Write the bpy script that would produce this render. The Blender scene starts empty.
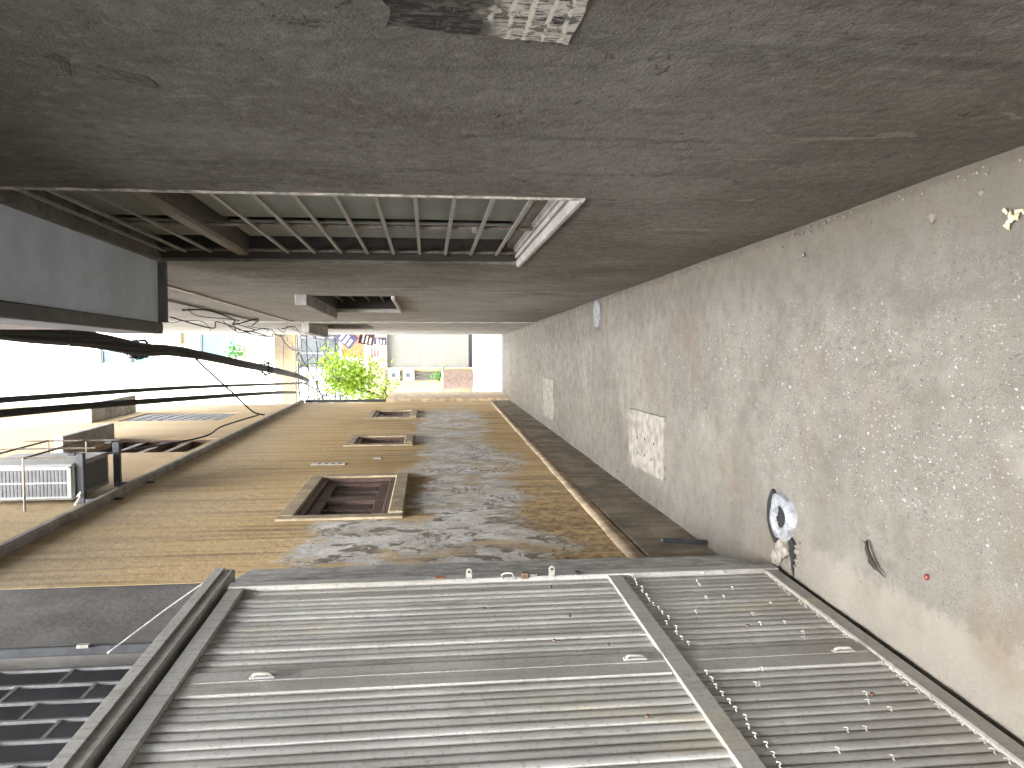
import bpy, bmesh, math, random
from mathutils import Vector, Matrix, noise
R = math.radians
rnd = random.Random(7)
sc = bpy.context.scene
col = sc.collection

# ------------------------------------------------------------------ camera
# The photograph lies on its side: the camera is rolled a quarter turn, the place itself stands upright.
CAM_X = (-0.002010, -0.110041, -0.993925)      # image right  (towards the ground)
CAM_D = (-0.999104, -0.041807, 0.006649)       # image down   (towards the left wall)
CAM_F = (-0.042284, 0.993047, -0.109858)       # looking down the alley
cam = bpy.data.cameras.new('camera')
cam.sensor_fit = 'HORIZONTAL'; cam.sensor_width = 36; cam.lens = 760 / 1024 * 36
cam.clip_start = 0.05; cam.clip_end = 3000
co = bpy.data.objects.new('camera', cam); col.objects.link(co)
m = Matrix.Identity(4)
for i in range(3):
    m[i][0] = CAM_X[i]; m[i][1] = -CAM_D[i]; m[i][2] = -CAM_F[i]
m[0][3], m[1][3], m[2][3] = 0, 0, 1.5
co.matrix_world = m
sc.camera = co

# ------------------------------------------------------------------ sky, sun, exposure
SUN_EL, SUN_AZ = R(60), R(4)                 # veiled sun behind the camera, above the alley
sd = Vector((math.sin(SUN_AZ) * math.cos(SUN_EL), -math.cos(SUN_AZ) * math.cos(SUN_EL), math.sin(SUN_EL)))
w = bpy.data.worlds.new('World'); sc.world = w; w.use_nodes = True
nt = w.node_tree; nt.nodes.clear()
sky = nt.nodes.new('ShaderNodeTexSky'); sky.sky_type = 'NISHITA'; sky.sun_disc = False
sky.sun_elevation = SUN_EL; sky.sun_rotation = math.atan2(sd.x, sd.y)
sky.air_density = 1.0; sky.dust_density = 4.0; sky.ozone_density = 1.0
hs = nt.nodes.new('ShaderNodeHueSaturation'); hs.inputs['Saturation'].default_value = 0.28
bg = nt.nodes.new('ShaderNodeBackground'); bg.inputs['Strength'].default_value = 0.15
wo = nt.nodes.new('ShaderNodeOutputWorld')
nt.links.new(sky.outputs[0], hs.inputs['Color']); nt.links.new(hs.outputs[0], bg.inputs['Color']); nt.links.new(bg.outputs[0], wo.inputs['Surface'])
sl = bpy.data.lights.new('sun', 'SUN'); sl.energy = 0.8; sl.angle = R(34); sl.color = (1, .96, .89)
so = bpy.data.objects.new('sun', sl); col.objects.link(so)
so.rotation_euler = sd.to_track_quat('Z', 'Y').to_euler()
sc.view_settings.view_transform = 'Standard'; sc.view_settings.look = 'None'
sc.view_settings.gamma = 1; sc.view_settings.use_curve_mapping = False
sc.view_settings.exposure = 3.5
sc.render.engine = 'CYCLES'
sc.cycles.max_bounces = 4; sc.cycles.diffuse_bounces = 4; sc.cycles.use_adaptive_sampling = True; sc.cycles.adaptive_threshold = 0.02; sc.cycles.caustics_reflective = False; sc.cycles.caustics_refractive = False

# ------------------------------------------------------------------ material helpers
class NT:
    def __init__(s, name):
        s.m = bpy.data.materials.new(name); s.m.use_nodes = True
        s.t = s.m.node_tree; s.t.nodes.clear()
        s.out = s.t.nodes.new('ShaderNodeOutputMaterial'); s.b = s.t.nodes.new('ShaderNodeBsdfPrincipled')
        s.t.links.new(s.b.outputs[0], s.out.inputs[0])
        s.tc = s.t.nodes.new('ShaderNodeTexCoord')
        s.oc = s.tc.outputs['Object']
    def set(s, inp, v):
        if hasattr(v, 'is_linked') or isinstance(v, bpy.types.NodeSocket): s.t.links.new(v, inp)
        else:
            if isinstance(v, tuple) and len(v) == 3 and inp.type == 'RGBA': v = v + (1,)
            inp.default_value = v
    def p(s, name, v): s.set(s.b.inputs[name], v)
    def map(s, scale=(1, 1, 1), loc=(0, 0, 0), src=None):
        n = s.t.nodes.new('ShaderNodeMapping'); s.set(n.inputs['Scale'], scale); s.set(n.inputs['Location'], loc)
        s.set(n.inputs['Vector'], src or s.oc); return n.outputs[0]
    def noise(s, scale, detail=4, rough=.6, vec=None, dist=0, col=False):
        n = s.t.nodes.new('ShaderNodeTexNoise'); n.inputs['Scale'].default_value = scale
        n.inputs['Detail'].default_value = min(detail, 4); n.inputs['Roughness'].default_value = rough; n.inputs['Distortion'].default_value = dist
        s.set(n.inputs['Vector'], vec or s.oc); return n.outputs['Color' if col else 'Fac']
    def vor(s, scale, vec=None, feature='F1', out='Distance', rand=1):
        n = s.t.nodes.new('ShaderNodeTexVoronoi'); n.feature = feature; n.inputs['Scale'].default_value = scale
        n.inputs['Randomness'].default_value = rand
        s.set(n.inputs['Vector'], vec or s.oc); return n.outputs[out]
    def ramp(s, v, a, b, lo=0., hi=1.):
        n = s.t.nodes.new('ShaderNodeMapRange'); n.interpolation_type = 'SMOOTHSTEP'
        for i, x in enumerate((v, a, b, lo, hi)): s.set(n.inputs[i], x)
        return n.outputs[0]
    def math(s, op, a, b=0., c=0.):
        n = s.t.nodes.new('ShaderNodeMath'); n.operation = op
        s.set(n.inputs[0], a); s.set(n.inputs[1], b)
        s.set(n.inputs[2], c); return n.outputs[0]
    def mix(s, f, a, b, mode='MIX'):
        n = s.t.nodes.new('ShaderNodeMix'); n.data_type = 'RGBA'; n.blend_type = mode
        s.set(n.inputs[0], f); s.set(n.inputs[6], a); s.set(n.inputs[7], b); return n.outputs[2]
    def xyz(s, src=None):
        n = s.t.nodes.new('ShaderNodeSeparateXYZ'); s.set(n.inputs[0], src or s.oc); return n.outputs
    def bump(s, h, dist=.01, strength=1., prev=None):
        n = s.t.nodes.new('ShaderNodeBump'); n.inputs['Strength'].default_value = strength; n.inputs['Distance'].default_value = dist
        s.set(n.inputs['Height'], h)
        if prev is not None: s.set(n.inputs['Normal'], prev)
        return n.outputs[0]
    def rand(s):
        return s.t.nodes.new('ShaderNodeObjectInfo').outputs['Random']
    def pos(s):
        return s.t.nodes.new('ShaderNodeNewGeometry').outputs['Position']

def plain(name, c, rough=.6, metal=0., var=.25, scale=12., bump=.002, streak=0.):
    """weathered single-colour material: mottling, grime and a little relief"""
    k = NT(name); P = k.pos()
    n1 = k.noise(scale, 6, .65, P); n2 = k.noise(scale * 9, 3, .6, P)
    d = tuple(x * (1 - var) for x in c); l = tuple(min(1, x * (1 + var)) for x in c)
    cc = k.mix(k.ramp(n1, .3, .7), d, l)
    cc = k.mix(k.ramp(n2, .6, .8, 0, .35), cc, tuple(x * .45 for x in c))
    if streak:
        st = k.noise(1, 4, .6, k.map((14, 14, 1.2), src=P))
        cc = k.mix(k.ramp(st, .48, .72, 0, streak), cc, tuple(x * .4 for x in c))
    k.p('Base Color', cc); k.p('Roughness', k.ramp(n1, .2, .8, rough - .1, min(1, rough + .12))); k.p('Metallic', metal)
    if bump: k.p('Normal', k.bump(n2, bump, .6))
    return k.m

M = {}
def dark_plaster():
    k = NT('dark_plaster'); o = k.xyz()
    big = k.noise(1.6, 5, .65, dist=.6); st = k.noise(1, 5, .62, k.map((9, 9, .9))); st2 = k.noise(1, 4, .7, k.map((40, 40, 1.6), (3, 1, 2)))
    fine = k.noise(130, 3, .7); mid = k.noise(22, 5, .75)
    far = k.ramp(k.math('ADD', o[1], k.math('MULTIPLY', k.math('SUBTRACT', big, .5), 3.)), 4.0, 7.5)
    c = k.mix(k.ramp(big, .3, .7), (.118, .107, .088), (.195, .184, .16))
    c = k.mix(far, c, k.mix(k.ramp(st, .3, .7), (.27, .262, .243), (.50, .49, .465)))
    c = k.mix(k.ramp(st, .5, .72, 0, .6), c, (.060, .054, .046))
    c = k.mix(k.ramp(st2, .56, .74, 0, .38), c, (.21, .195, .17))
    c = k.mix(k.ramp(mid, .52, .70, 0, .5), c, (.075, .065, .052))
    c = k.mix(k.ramp(mid, .46, .34, 0, .4), c, (.27, .255, .225))
    sm = k.noise(2.2, 4, .7, k.map((1, 1.6, .7), (4, 8, 1)), dist=.9)
    c = k.mix(k.ramp(sm, .56, .70, 0, .55), c, (.075, .066, .053))
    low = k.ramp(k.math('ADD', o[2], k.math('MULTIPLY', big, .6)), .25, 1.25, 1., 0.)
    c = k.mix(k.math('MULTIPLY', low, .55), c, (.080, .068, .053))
    # peeled flakes and scratches
    fl = k.noise(5, 8, .75, dist=1.2)
    c = k.mix(k.ramp(fl, .60, .66, 0, .55), c, (.055, .046, .037))
    sc_ = k.noise(1, 2, .5, k.map((60, 9, 3.5), (0, 4, 0)), dist=1.0)
    c = k.mix(k.ramp(sc_, .69, .71, 0, .45), c, (.30, .28, .24))
    c = k.mix(k.ramp(fine, .35, .7, 0, .28), c, (.04, .035, .03))
    k.p('Base Color', c); k.p('Roughness', k.ramp(mid, .3, .7, .62, .86)); k.p('Specular IOR Level', .25)
    nn = k.bump(fine, .0022, .9); nn = k.bump(mid, .011, .6, nn); nn = k.bump(k.ramp(fl, .62, .7), .004, .7, nn)
    k.p('Normal', nn); return k.m
def ochre_plaster(upper=False):
    k = NT('ochre_upper_plaster' if upper else 'ochre_plaster'); o = k.xyz()
    big = k.noise(.8, 5, .6, dist=.5); st = k.noise(1, 5, .62, k.map((7, 7, .38))); st2 = k.noise(1, 4, .65, k.map((26, 26, .9), (5, 2, 1)))
    fine = k.noise(120, 3, .6); mid = k.noise(14, 6, .7)
    if upper:
        c = k.mix(k.ramp(big, .3, .7), (.34, .255, .145), (.43, .34, .21))
        c = k.mix(k.ramp(st, .48, .75, 0, .5), c, (.26, .215, .155))
    else:
        c = k.mix(k.ramp(big, .3, .7), (.58, .415, .205), (.74, .555, .31))
        c = k.mix(k.ramp(st, .42, .70, 0, .75), c, (.32, .235, .14))
        c = k.mix(k.ramp(st2, .52, .72, 0, .45), c, (.64, .50, .30))
        c = k.mix(k.ramp(k.noise(1, 4, .6, k.map((16, 16, .7), (9, 4, 3))), .52, .66, 0, .7), c, (.24, .18, .115))
        c = k.mix(k.ramp(k.noise(1, 3, .6, k.map((30, 30, .5), (2, 7, 5))), .60, .66, 0, .45), c, (.62, .52, .36))
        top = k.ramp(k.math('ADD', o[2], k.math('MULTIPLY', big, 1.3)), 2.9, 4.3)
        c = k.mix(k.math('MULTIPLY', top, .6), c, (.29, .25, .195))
        for (wa, wb) in ((4.85, 6.32), (8.15, 8.95), (10.98, 12.12)):      # darker streaks below the sills
            dr = k.math('MULTIPLY', k.math('MULTIPLY', k.ramp(o[1], wa - .06, wa + .06), k.ramp(o[1], wb + .06, wb - .06)), k.math('MULTIPLY', k.ramp(o[2], .95, 1.6), k.ramp(o[2], 1.70, 1.66)))
            c = k.mix(k.math('MULTIPLY', dr, k.ramp(st2, .36, .62, .25, .85)), c, (.16, .12, .08))
        # worn whitewash patch where bills were pasted and stencilled over
        wob = k.math('MULTIPLY', k.math('SUBTRACT', k.noise(1, 5, .68, k.map((1.6, 1.6, 1.1)), dist=.5), .5), 1.3)
        zz = k.math('ADD', o[2], wob)
        pm = k.math('MULTIPLY', k.ramp(zz, .70, .95), k.ramp(zz, 1.66, 1.54))
        pm = k.math('MULTIPLY', pm, k.ramp(k.math('ADD', o[1], wob), 13.2, 11.0))
        brk = k.noise(2.6, 5, .7, k.map((1, 1, .55)), dist=.3)
        pm = k.math('MULTIPLY', pm, k.ramp(brk, .34, .50, .12, 1.))
        up = k.math('MULTIPLY', k.ramp(k.math('ADD', o[1], wob), 5.0, 4.6), k.math('MULTIPLY', k.ramp(zz, 1.4, 1.6), k.ramp(zz, 2.3, 2.1)))
        pm = k.math('MAXIMUM', pm, k.math('MULTIPLY', up, k.ramp(brk, .40, .50)))
        grey = k.mix(k.ramp(k.noise(5, 4, .7), .35, .65), (.55, .55, .54), (.84, .85, .86))
        c = k.mix(k.math('MULTIPLY', pm, .92), c, grey)
        # scraps of torn paper and rubbed-out print
        scr = k.noise(5.5, 5, .75, k.map((1, 1, .8)), dist=.4)
        near = k.ramp(k.math('ADD', o[1], wob), 6.6, 4.4)
        sm = k.math('MULTIPLY', k.ramp(k.math('ADD', scr, k.math('MULTIPLY', near, .03)), .55, .60), pm)
        c = k.mix(k.math('MULTIPLY', sm, k.ramp(near, 0, 1, .45, .85)), c, (.17, .14, .11))
        cell = k.vor(1, k.map((1, 3.4, 4.2)), out='Color', rand=.4); cx = k.xyz(cell)
        dash = k.noise(1, 2, .5, k.map((5, 13, 30)))
        pr = k.math('MULTIPLY', k.ramp(cx[0], .66, .70), k.ramp(dash, .54, .57))
        pr = k.math('MULTIPLY', pr, k.math('MULTIPLY', k.ramp(o[2], .55, .8), k.ramp(o[2], 1.75, 1.55)))
        pr = k.math('MULTIPLY', pr, k.ramp(o[1], 9.5, 6.5))
        c = k.mix(k.math('MULTIPLY', pr, .6), c, (.09, .085, .10))
        dk = k.math('MULTIPLY', near, k.ramp(zz, 1.15, .7))
        c = k.mix(k.math('MULTIPLY', dk, k.ramp(mid, .42, .62, 0., .7)), c, (.15, .115, .08))
    c = k.mix(k.ramp(mid, .58, .75, 0, .35), c, (.16, .12, .08))
    if not upper:
        hc = k.vor(.9, k.mix(.3, k.oc, k.noise(1.5, 4, .65, col=True)), 'DISTANCE_TO_EDGE')
        c = k.mix(k.math('MULTIPLY', k.ramp(hc, .003, .001), .25), c, (.10, .08, .055))
        ds = k.noise(9, 4, .75, k.map((1, 1, .45), (3, 3, 8)))
        c = k.mix(k.ramp(ds, .55, .70, 0, .32), c, (.24, .185, .12))
        c = k.mix(k.ramp(ds, .44, .33, 0, .25), c, (.70, .56, .34))
    c = k.mix(k.ramp(fine, .55, .75, 0, .25), c, (.12, .09, .06))
    k.p('Base Color', c); k.p('Roughness', .85); k.p('Specular IOR Level', .25)
    nn = k.bump(fine, .0018, .8); nn = k.bump(mid, .009, .6, nn); k.p('Normal', nn); return k.m
def floor_mat():
    k = NT('pebbled_concrete'); o = k.xyz()
    big = k.noise(1.3, 5, .6, dist=.4); mid = k.noise(9, 6, .7); fine = k.noise(230, 2, .6); sp = k.noise(60, 3, .6)
    c = k.mix(k.ramp(big, .3, .7), (.122, .115, .101), (.170, .162, .145))
    c = k.mix(k.ramp(mid, .45, .72, 0, .45), c, (.10, .09, .074))
    # worn centre shows the stones set in the cement; the edges are trowelled over
    centre = k.math('MULTIPLY', k.ramp(k.math('ADD', o[0], k.math('MULTIPLY', big, .5)), -.60, .05), k.ramp(k.math('ADD', o[0], k.math('MULTIPLY', mid, .3)), .52, .12))
    wx = k.mix(.016, k.oc, k.noise(55, 1, .5, col=True))
    for i, (scl, thr, colr, r) in enumerate(((72, .88, (.42, .425, .43), .30), (110, .85, (.30, .30, .30), .36), (160, .82, (.34, .338, .33), .38), (85, .76, (.065, .067, .074), .38), (135, .66, (.045, .040, .035), .36))):
        v = k.map((1, .55, 1), (i * 3.1, i * 7.7, 0), src=wx); v.node.inputs['Rotation'].default_value = (0, 0, (.6, -.5, 1.5, .2, -1.1)[i])
        dd = k.vor(scl, v); cx = k.xyz(k.vor(scl, v, out='Color'))
        rr = k.math('MULTIPLY', k.ramp(cx[1], 0, 1, .35, 1.), r)
        on = k.math('MULTIPLY', k.math('GREATER_THAN', cx[0], thr if i != 4 else .72), k.math('LESS_THAN', dd, rr))
        on = k.math('MULTIPLY', on, k.ramp(centre, 0, 1,   .06 if i != 4 else .6, 1.)) if i < 4 else k.math('MULTIPLY', on, .7)
        c = k.mix(on, c, k.mix(k.ramp(cx[2], 0, 1, 0, .5), colr, (.20, .19, .172)))
    c = k.mix(k.ramp(fine, .48, .66, 0, .6), c, (.07, .063, .053))
    c = k.mix(k.ramp(sp, .55, .75, 0, .35), c, (.09, .082, .07))
    st = k.noise(2.3, 6, .7, k.map((1, .6, 1), (4, 2, 0)), dist=.8)
    c = k.mix(k.ramp(st, .52, .68, 0, .5), c, (.088, .08, .068))
    c = k.mix(k.ramp(k.noise(1.9, 5, .65, k.map((1, 1, 1), (8, 3, 0))), .58, .72, 0, .40), c, (.23, .22, .20))
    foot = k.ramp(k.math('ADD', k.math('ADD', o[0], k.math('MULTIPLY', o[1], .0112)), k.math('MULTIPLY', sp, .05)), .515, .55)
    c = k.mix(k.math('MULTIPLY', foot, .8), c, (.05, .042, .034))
    # brown tinge along the right-hand foot, paler cement skirting at the gate
    ed = k.ramp(k.math('ADD', o[0], k.math('MULTIPLY', mid, .16)), .30, .56)
    c = k.mix(k.math('MULTIPLY', ed, .55), c, (.135, .118, .094))
    gd = k.math('MULTIPLY', k.ramp(k.math('ADD', o[0], k.math('MULTIPLY', mid, .2)), -.66, -.70), k.ramp(o[1], 3.1, 2.6))
    c = k.mix(k.math('MULTIPLY', gd, .65), c, (.21, .195, .168))
    dr = k.math('MULTIPLY', k.ramp(k.noise(2.0, 4, .6, k.map((1, 1, 1), (1, 9, 0))), .54, .70), .55)
    c = k.mix(dr, c, (.13, .10, .072))
    k.p('Base Color', c); k.p('Roughness', k.ramp(mid, .3, .7, .48, .75)); k.p('Specular IOR Level', .35)
    nn = k.bump(fine, .0012, .6); nn = k.bump(sp, .003, .5, nn); nn = k.bump(mid, .010, .5, nn); k.p('Normal', nn); return k.m
def gate_mat(name, c, grime=.5):
    k = NT(name); P = k.pos(); o = k.xyz(P)
    v = k.map((1, 1, 1), src=P); n = k.noise(3, 6, .7, v); f = k.noise(70, 4, .7, v); st = k.noise(1, 5, .65, k.map((45, 45, 1.3), src=P))
    cc = k.mix(k.ramp(n, .3, .7), tuple(x * .85 for x in c), tuple(min(1, x * 1.12) for x in c))
    rt = k.math('ADD', k.rand(), 0.)
    cc = k.mix(k.ramp(rt, 0, 1, 0, .30), cc, (.30, .29, .27))
    cc = k.mix(k.ramp(st, .46, .72, 0, grime), cc, (.20, .185, .16))
    cc = k.mix(k.ramp(f, .54, .68, 0, .6), cc, (.20, .185, .16))
    blot = k.noise(7, 4, .75, k.map((1, 1, .35), (5, 1, 2), src=P))
    cc = k.mix(k.ramp(blot, .55, .70, 0, .5), cc, (.25, .235, .205))
    cc = k.mix(k.ramp(k.noise(16, 6, .8, v), .66, .74, 0, .6), cc, (.24, .18, .12))
    low = k.ramp(k.math('ADD', o[2], k.math('MULTIPLY', n, .7)), 1.15, .35)
    cc = k.mix(k.math('MULTIPLY', low, .62), cc, (.21, .19, .165))
    y = k.math('MULTIPLY', k.ramp(k.noise(1.6, 4, .6, k.map((1, 2.5, .7), (2, 6, 3), src=P)), .60, .70), .35)
    cc = k.mix(y, cc, (.55, .49, .33))
    k.p('Base Color', cc); k.p('Roughness', k.ramp(f, .3, .7, .42, .65)); k.p('Normal', k.bump(f, .0008, .6)); return k.m
def poster_mat():
    k = NT('torn_paper'); o = k.xyz()
    n = k.noise(1, 6, .8, k.map((10, 60, 12)), dist=.3); big = k.noise(14, 6, .75)
    bar = k.math('MODULO', k.math('ADD', k.math('MULTIPLY', o[2], 34), k.math('MULTIPLY', big, .8)), 1.)
    pap = k.mix(k.ramp(n, .45, .6), (.50, .47, .41), (.016, .015, .014))
    pap = k.mix(k.ramp(bar, .70, .82), pap, (.60, .56, .48))
    pap = k.mix(k.ramp(k.math('ADD', o[2], k.math('MULTIPLY', big, .12)), 1.42, 1.49), pap, k.mix(k.ramp(n, .5, .62), (.010, .009, .008), (.10, .09, .075)))
    pap = k.mix(k.ramp(k.noise(20, 7, .8, dist=.8), .56, .62, 0, .85), pap, (.10, .088, .072))
    k.p('Base Color', pap); k.p('Roughness', .8); k.p('Normal', k.bump(big, .004, .8)); return k.m
def glass_mat(name, c, rough=.15):
    k = NT(name); n = k.noise(3, 3)
    k.p('Base Color', k.mix(k.ramp(n, .3, .7), tuple(x * .6 for x in c), c)); k.p('Roughness', rough); k.p('Specular IOR Level', .7); return k.m
def leaf_mat(name, c1, c2):
    k = NT(name); r = k.noise(9, 2, .5, k.pos())
    k.p('Base Color', k.mix(k.ramp(r, .3, .7), c1, c2)); k.p('Roughness', .55)
    k.p('Transmission Weight', 0.)
    tr = k.t.nodes.new('ShaderNodeBsdfTranslucent'); k.set(tr.inputs[0], k.mix(k.ramp(r, .3, .7), tuple(x * 1.5 for x in c1), tuple(x * 1.5 for x in c2)))
    mx = k.t.nodes.new('ShaderNodeMixShader'); mx.inputs[0].default_value = .4
    k.t.links.new(k.b.outputs[0], mx.inputs[1]); k.t.links.new(tr.outputs[0], mx.inputs[2]); k.t.links.new(mx.outputs[0], k.out.inputs[0]); return k.m
def shutter_mat():
    return plain('roller_shutter_paint', (.12, .12, .105), .5, 0, .06, 3, .001, .15)

M['dark'] = dark_plaster(); M['ochre'] = ochre_plaster(); M['ochre_up'] = ochre_plaster(True); M['floor'] = floor_mat()
M['plinth'] = plain('stained_plinth', (.20, .168, .125), .85, 0, .5, 3, .006, .6)
M['ridge'] = plain('plinth_ridge', (.46, .36, .25), .85, 0, .35, 9, .005, .3)
M['surround'] = plain('window_surround_plaster', (.38, .315, .22), .85, 0, .3, 8, .004, .35)
M['wood'] = plain('brown_shutter_wood', (.115, .072, .062), .55, 0, .35, 20, .002, .3)
M['wood_panel'] = plain('brown_shutter_panel', (.085, .066, .066), .6, 0, .35, 20, .002, .3)
M['black'] = plain('dark_void', (.010, .010, .011), .9, 0, .3, 6, 0)
M['cement'] = plain('grey_cement', (.34, .335, .32), .85, 0, .3, 6, .005, .35)
M['cement_dark'] = plain('dark_grey_cement', (.15, .148, .145), .85, 0, .25, 4, .004, .3)
M['slab'] = plain('balcony_render', (.60, .67, .78), .8, 0, .12, 3, .002, .0)  # blue tint puts the lens haze into the slab colour
M['pier'] = plain('gate_pier_render', (.54, .55, .55), .85, 0, .35, 12, .008, .35)
M['sill'] = plain('pale_sill_cement', (.40, .385, .36), .75, 0, .22, 7, .0008, .0)
M['jamb'] = plain('worn_jamb_edge', (.50, .46, .40), .8, 0, .5, 25, .006, .2)
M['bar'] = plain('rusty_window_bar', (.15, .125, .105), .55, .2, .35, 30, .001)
M['bar_lit'] = plain('lit_window_bar', (.27, .25, .225), .55, .1, .3, 30, .001)  # lit copy of the bar material, brightness painted into the colour
M['sheet'] = plain('grey_green_sheet', (.19, .20, .175), .6, 0, .22, 4, .001, .25)
M['gate'] = gate_mat('grey_gate_paint', (.50, .51, .505)); M['gate_frame'] = gate_mat('grey_gate_frame_paint', (.50, .505, .50), .35)
M['steel'] = plain('pale_steel', (.34, .325, .295), .5, .1, .3, 50, .001)
M['rust'] = plain('rusty_steel', (.16, .10, .065), .7, .2, .4, 60, .001)
M['orange'] = plain('faded_orange_label', (.50, .20, .10), .7, 0, .3, 60, 0)
M['blue'] = plain('faded_blue_label', (.32, .38, .45), .7, 0, .3, 60, 0)
M['white'] = plain('dirty_white', (.68, .68, .66), .6, 0, .12, 8, .001, .2)
M['grille'] = plain('grille_steel', (.17, .175, .185), .5, .3, .2, 20, .001)
M['grille_back'] = glass_mat('dark_blue_glass', (.042, .048, .058), .45)
M['cable'] = plain('black_cable', (.014, .0145, .016), .85, 0, .3, 40, .0005)
M['cable_grey'] = plain('grey_cable', (.045, .047, .05), .85, 0, .3, 40, .0005)
M['wire_white'] = plain('pale_wire', (.62, .62, .60), .5, 0, .1, 40, 0)
M['ac'] = plain('ac_casing', (.30, .31, .315), .5, 0, .12, 10, .001, .25)
M['ac_dark'] = plain('ac_bracket', (.045, .05, .058), .55, .2, .25, 20, .001)
M['ac_in'] = plain('ac_inside', (.10, .105, .115), .7, 0, .2, 20, 0)
M['drain'] = plain('pale_blue_plaster', (.235, .25, .275), .75, 0, .45, 22, .006)
M['patch'] = plain('pale_cement_patch', (.215, .203, .18), .8, 0, .4, 14, .005)
M['stone'] = plain('rubble_stone', (.19, .175, .152), .85, 0, .5, 30, .003)
M['twig'] = plain('dry_twig', (.022, .017, .012), .7, 0, .4, 60, .001)
M['lichen'] = plain('pale_dry_leaf', (.56, .53, .34), .8, 0, .25, 60, .002)
M['red'] = plain('red_plastic', (.17, .028, .02), .45, 0, .2, 40, 0)
M['paper'] = poster_mat()
M['asphalt'] = plain('street_concrete', (.34, .335, .32), .85, 0, .2, 2, .004)
M['pave'] = plain('pavement_tiles', (.46, .44, .41), .8, 0, .2, 6, .003)
M['earth'] = plain('ground_earth', (.12, .105, .085), .9, 0, .3, .6, .01)
M['facade'] = plain('white_facade', (.74, .73, .69), .8, 0, .06, 2, .003, .12)
M['cream'] = plain('cream_facade', (.21, .172, .11), .8, 0, .15, 4, .003, .25)
M['yellow_col'] = plain('yellow_column', (.19, .14, .075), .8, 0, .15, 4, .003, .2)
M['pale'] = plain('pale_house_plaster', (.36, .35, .33), .85, 0, .25, 5, .004, .45)
M['brown_slab'] = plain('brown_balcony_render', (.13, .105, .095), .8, 0, .2, 5, .003)
M['shutter'] = shutter_mat()
M['glass'] = glass_mat('grey_shop_glass', (.05, .065, .068)); M['teal'] = glass_mat('teal_window_glass', (.06, .22, .30))
M['alu'] = plain('aluminium_frame', (.26, .265, .27), .4, .5, .1, 20, 0)
M['terracotta'] = plain('orange_sign_board', (.24, .075, .03), .6, 0, .12, 5, .001)
M['sign_purple'] = plain('purple_print', (.06, .05, .11), .5, 0, .3, 6, 0)
M['sign_red'] = plain('red_print', (.22, .05, .055), .5, 0, .3, 9, 0)
M['sign_maroon'] = plain('maroon_print', (.05, .022, .022), .5, 0, .4, 9, 0)
M['pink'] = plain('pink_planter_clay', (.20, .15, .125), .8, 0, .25, 12, .003)
M['leaf'] = leaf_mat('lime_leaf', (.12, .22, .012), (.26, .36, .025)); M['leaf2'] = leaf_mat('green_leaf', (.05, .14, .03), (.10, .24, .05))
M['bark'] = plain('tree_bark', (.14, .10, .07), .9, 0, .35, 20, .006)
M['flower'] = plain('yellow_flower', (.75, .55, .06), .6, 0, .15, 30, 0)

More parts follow.
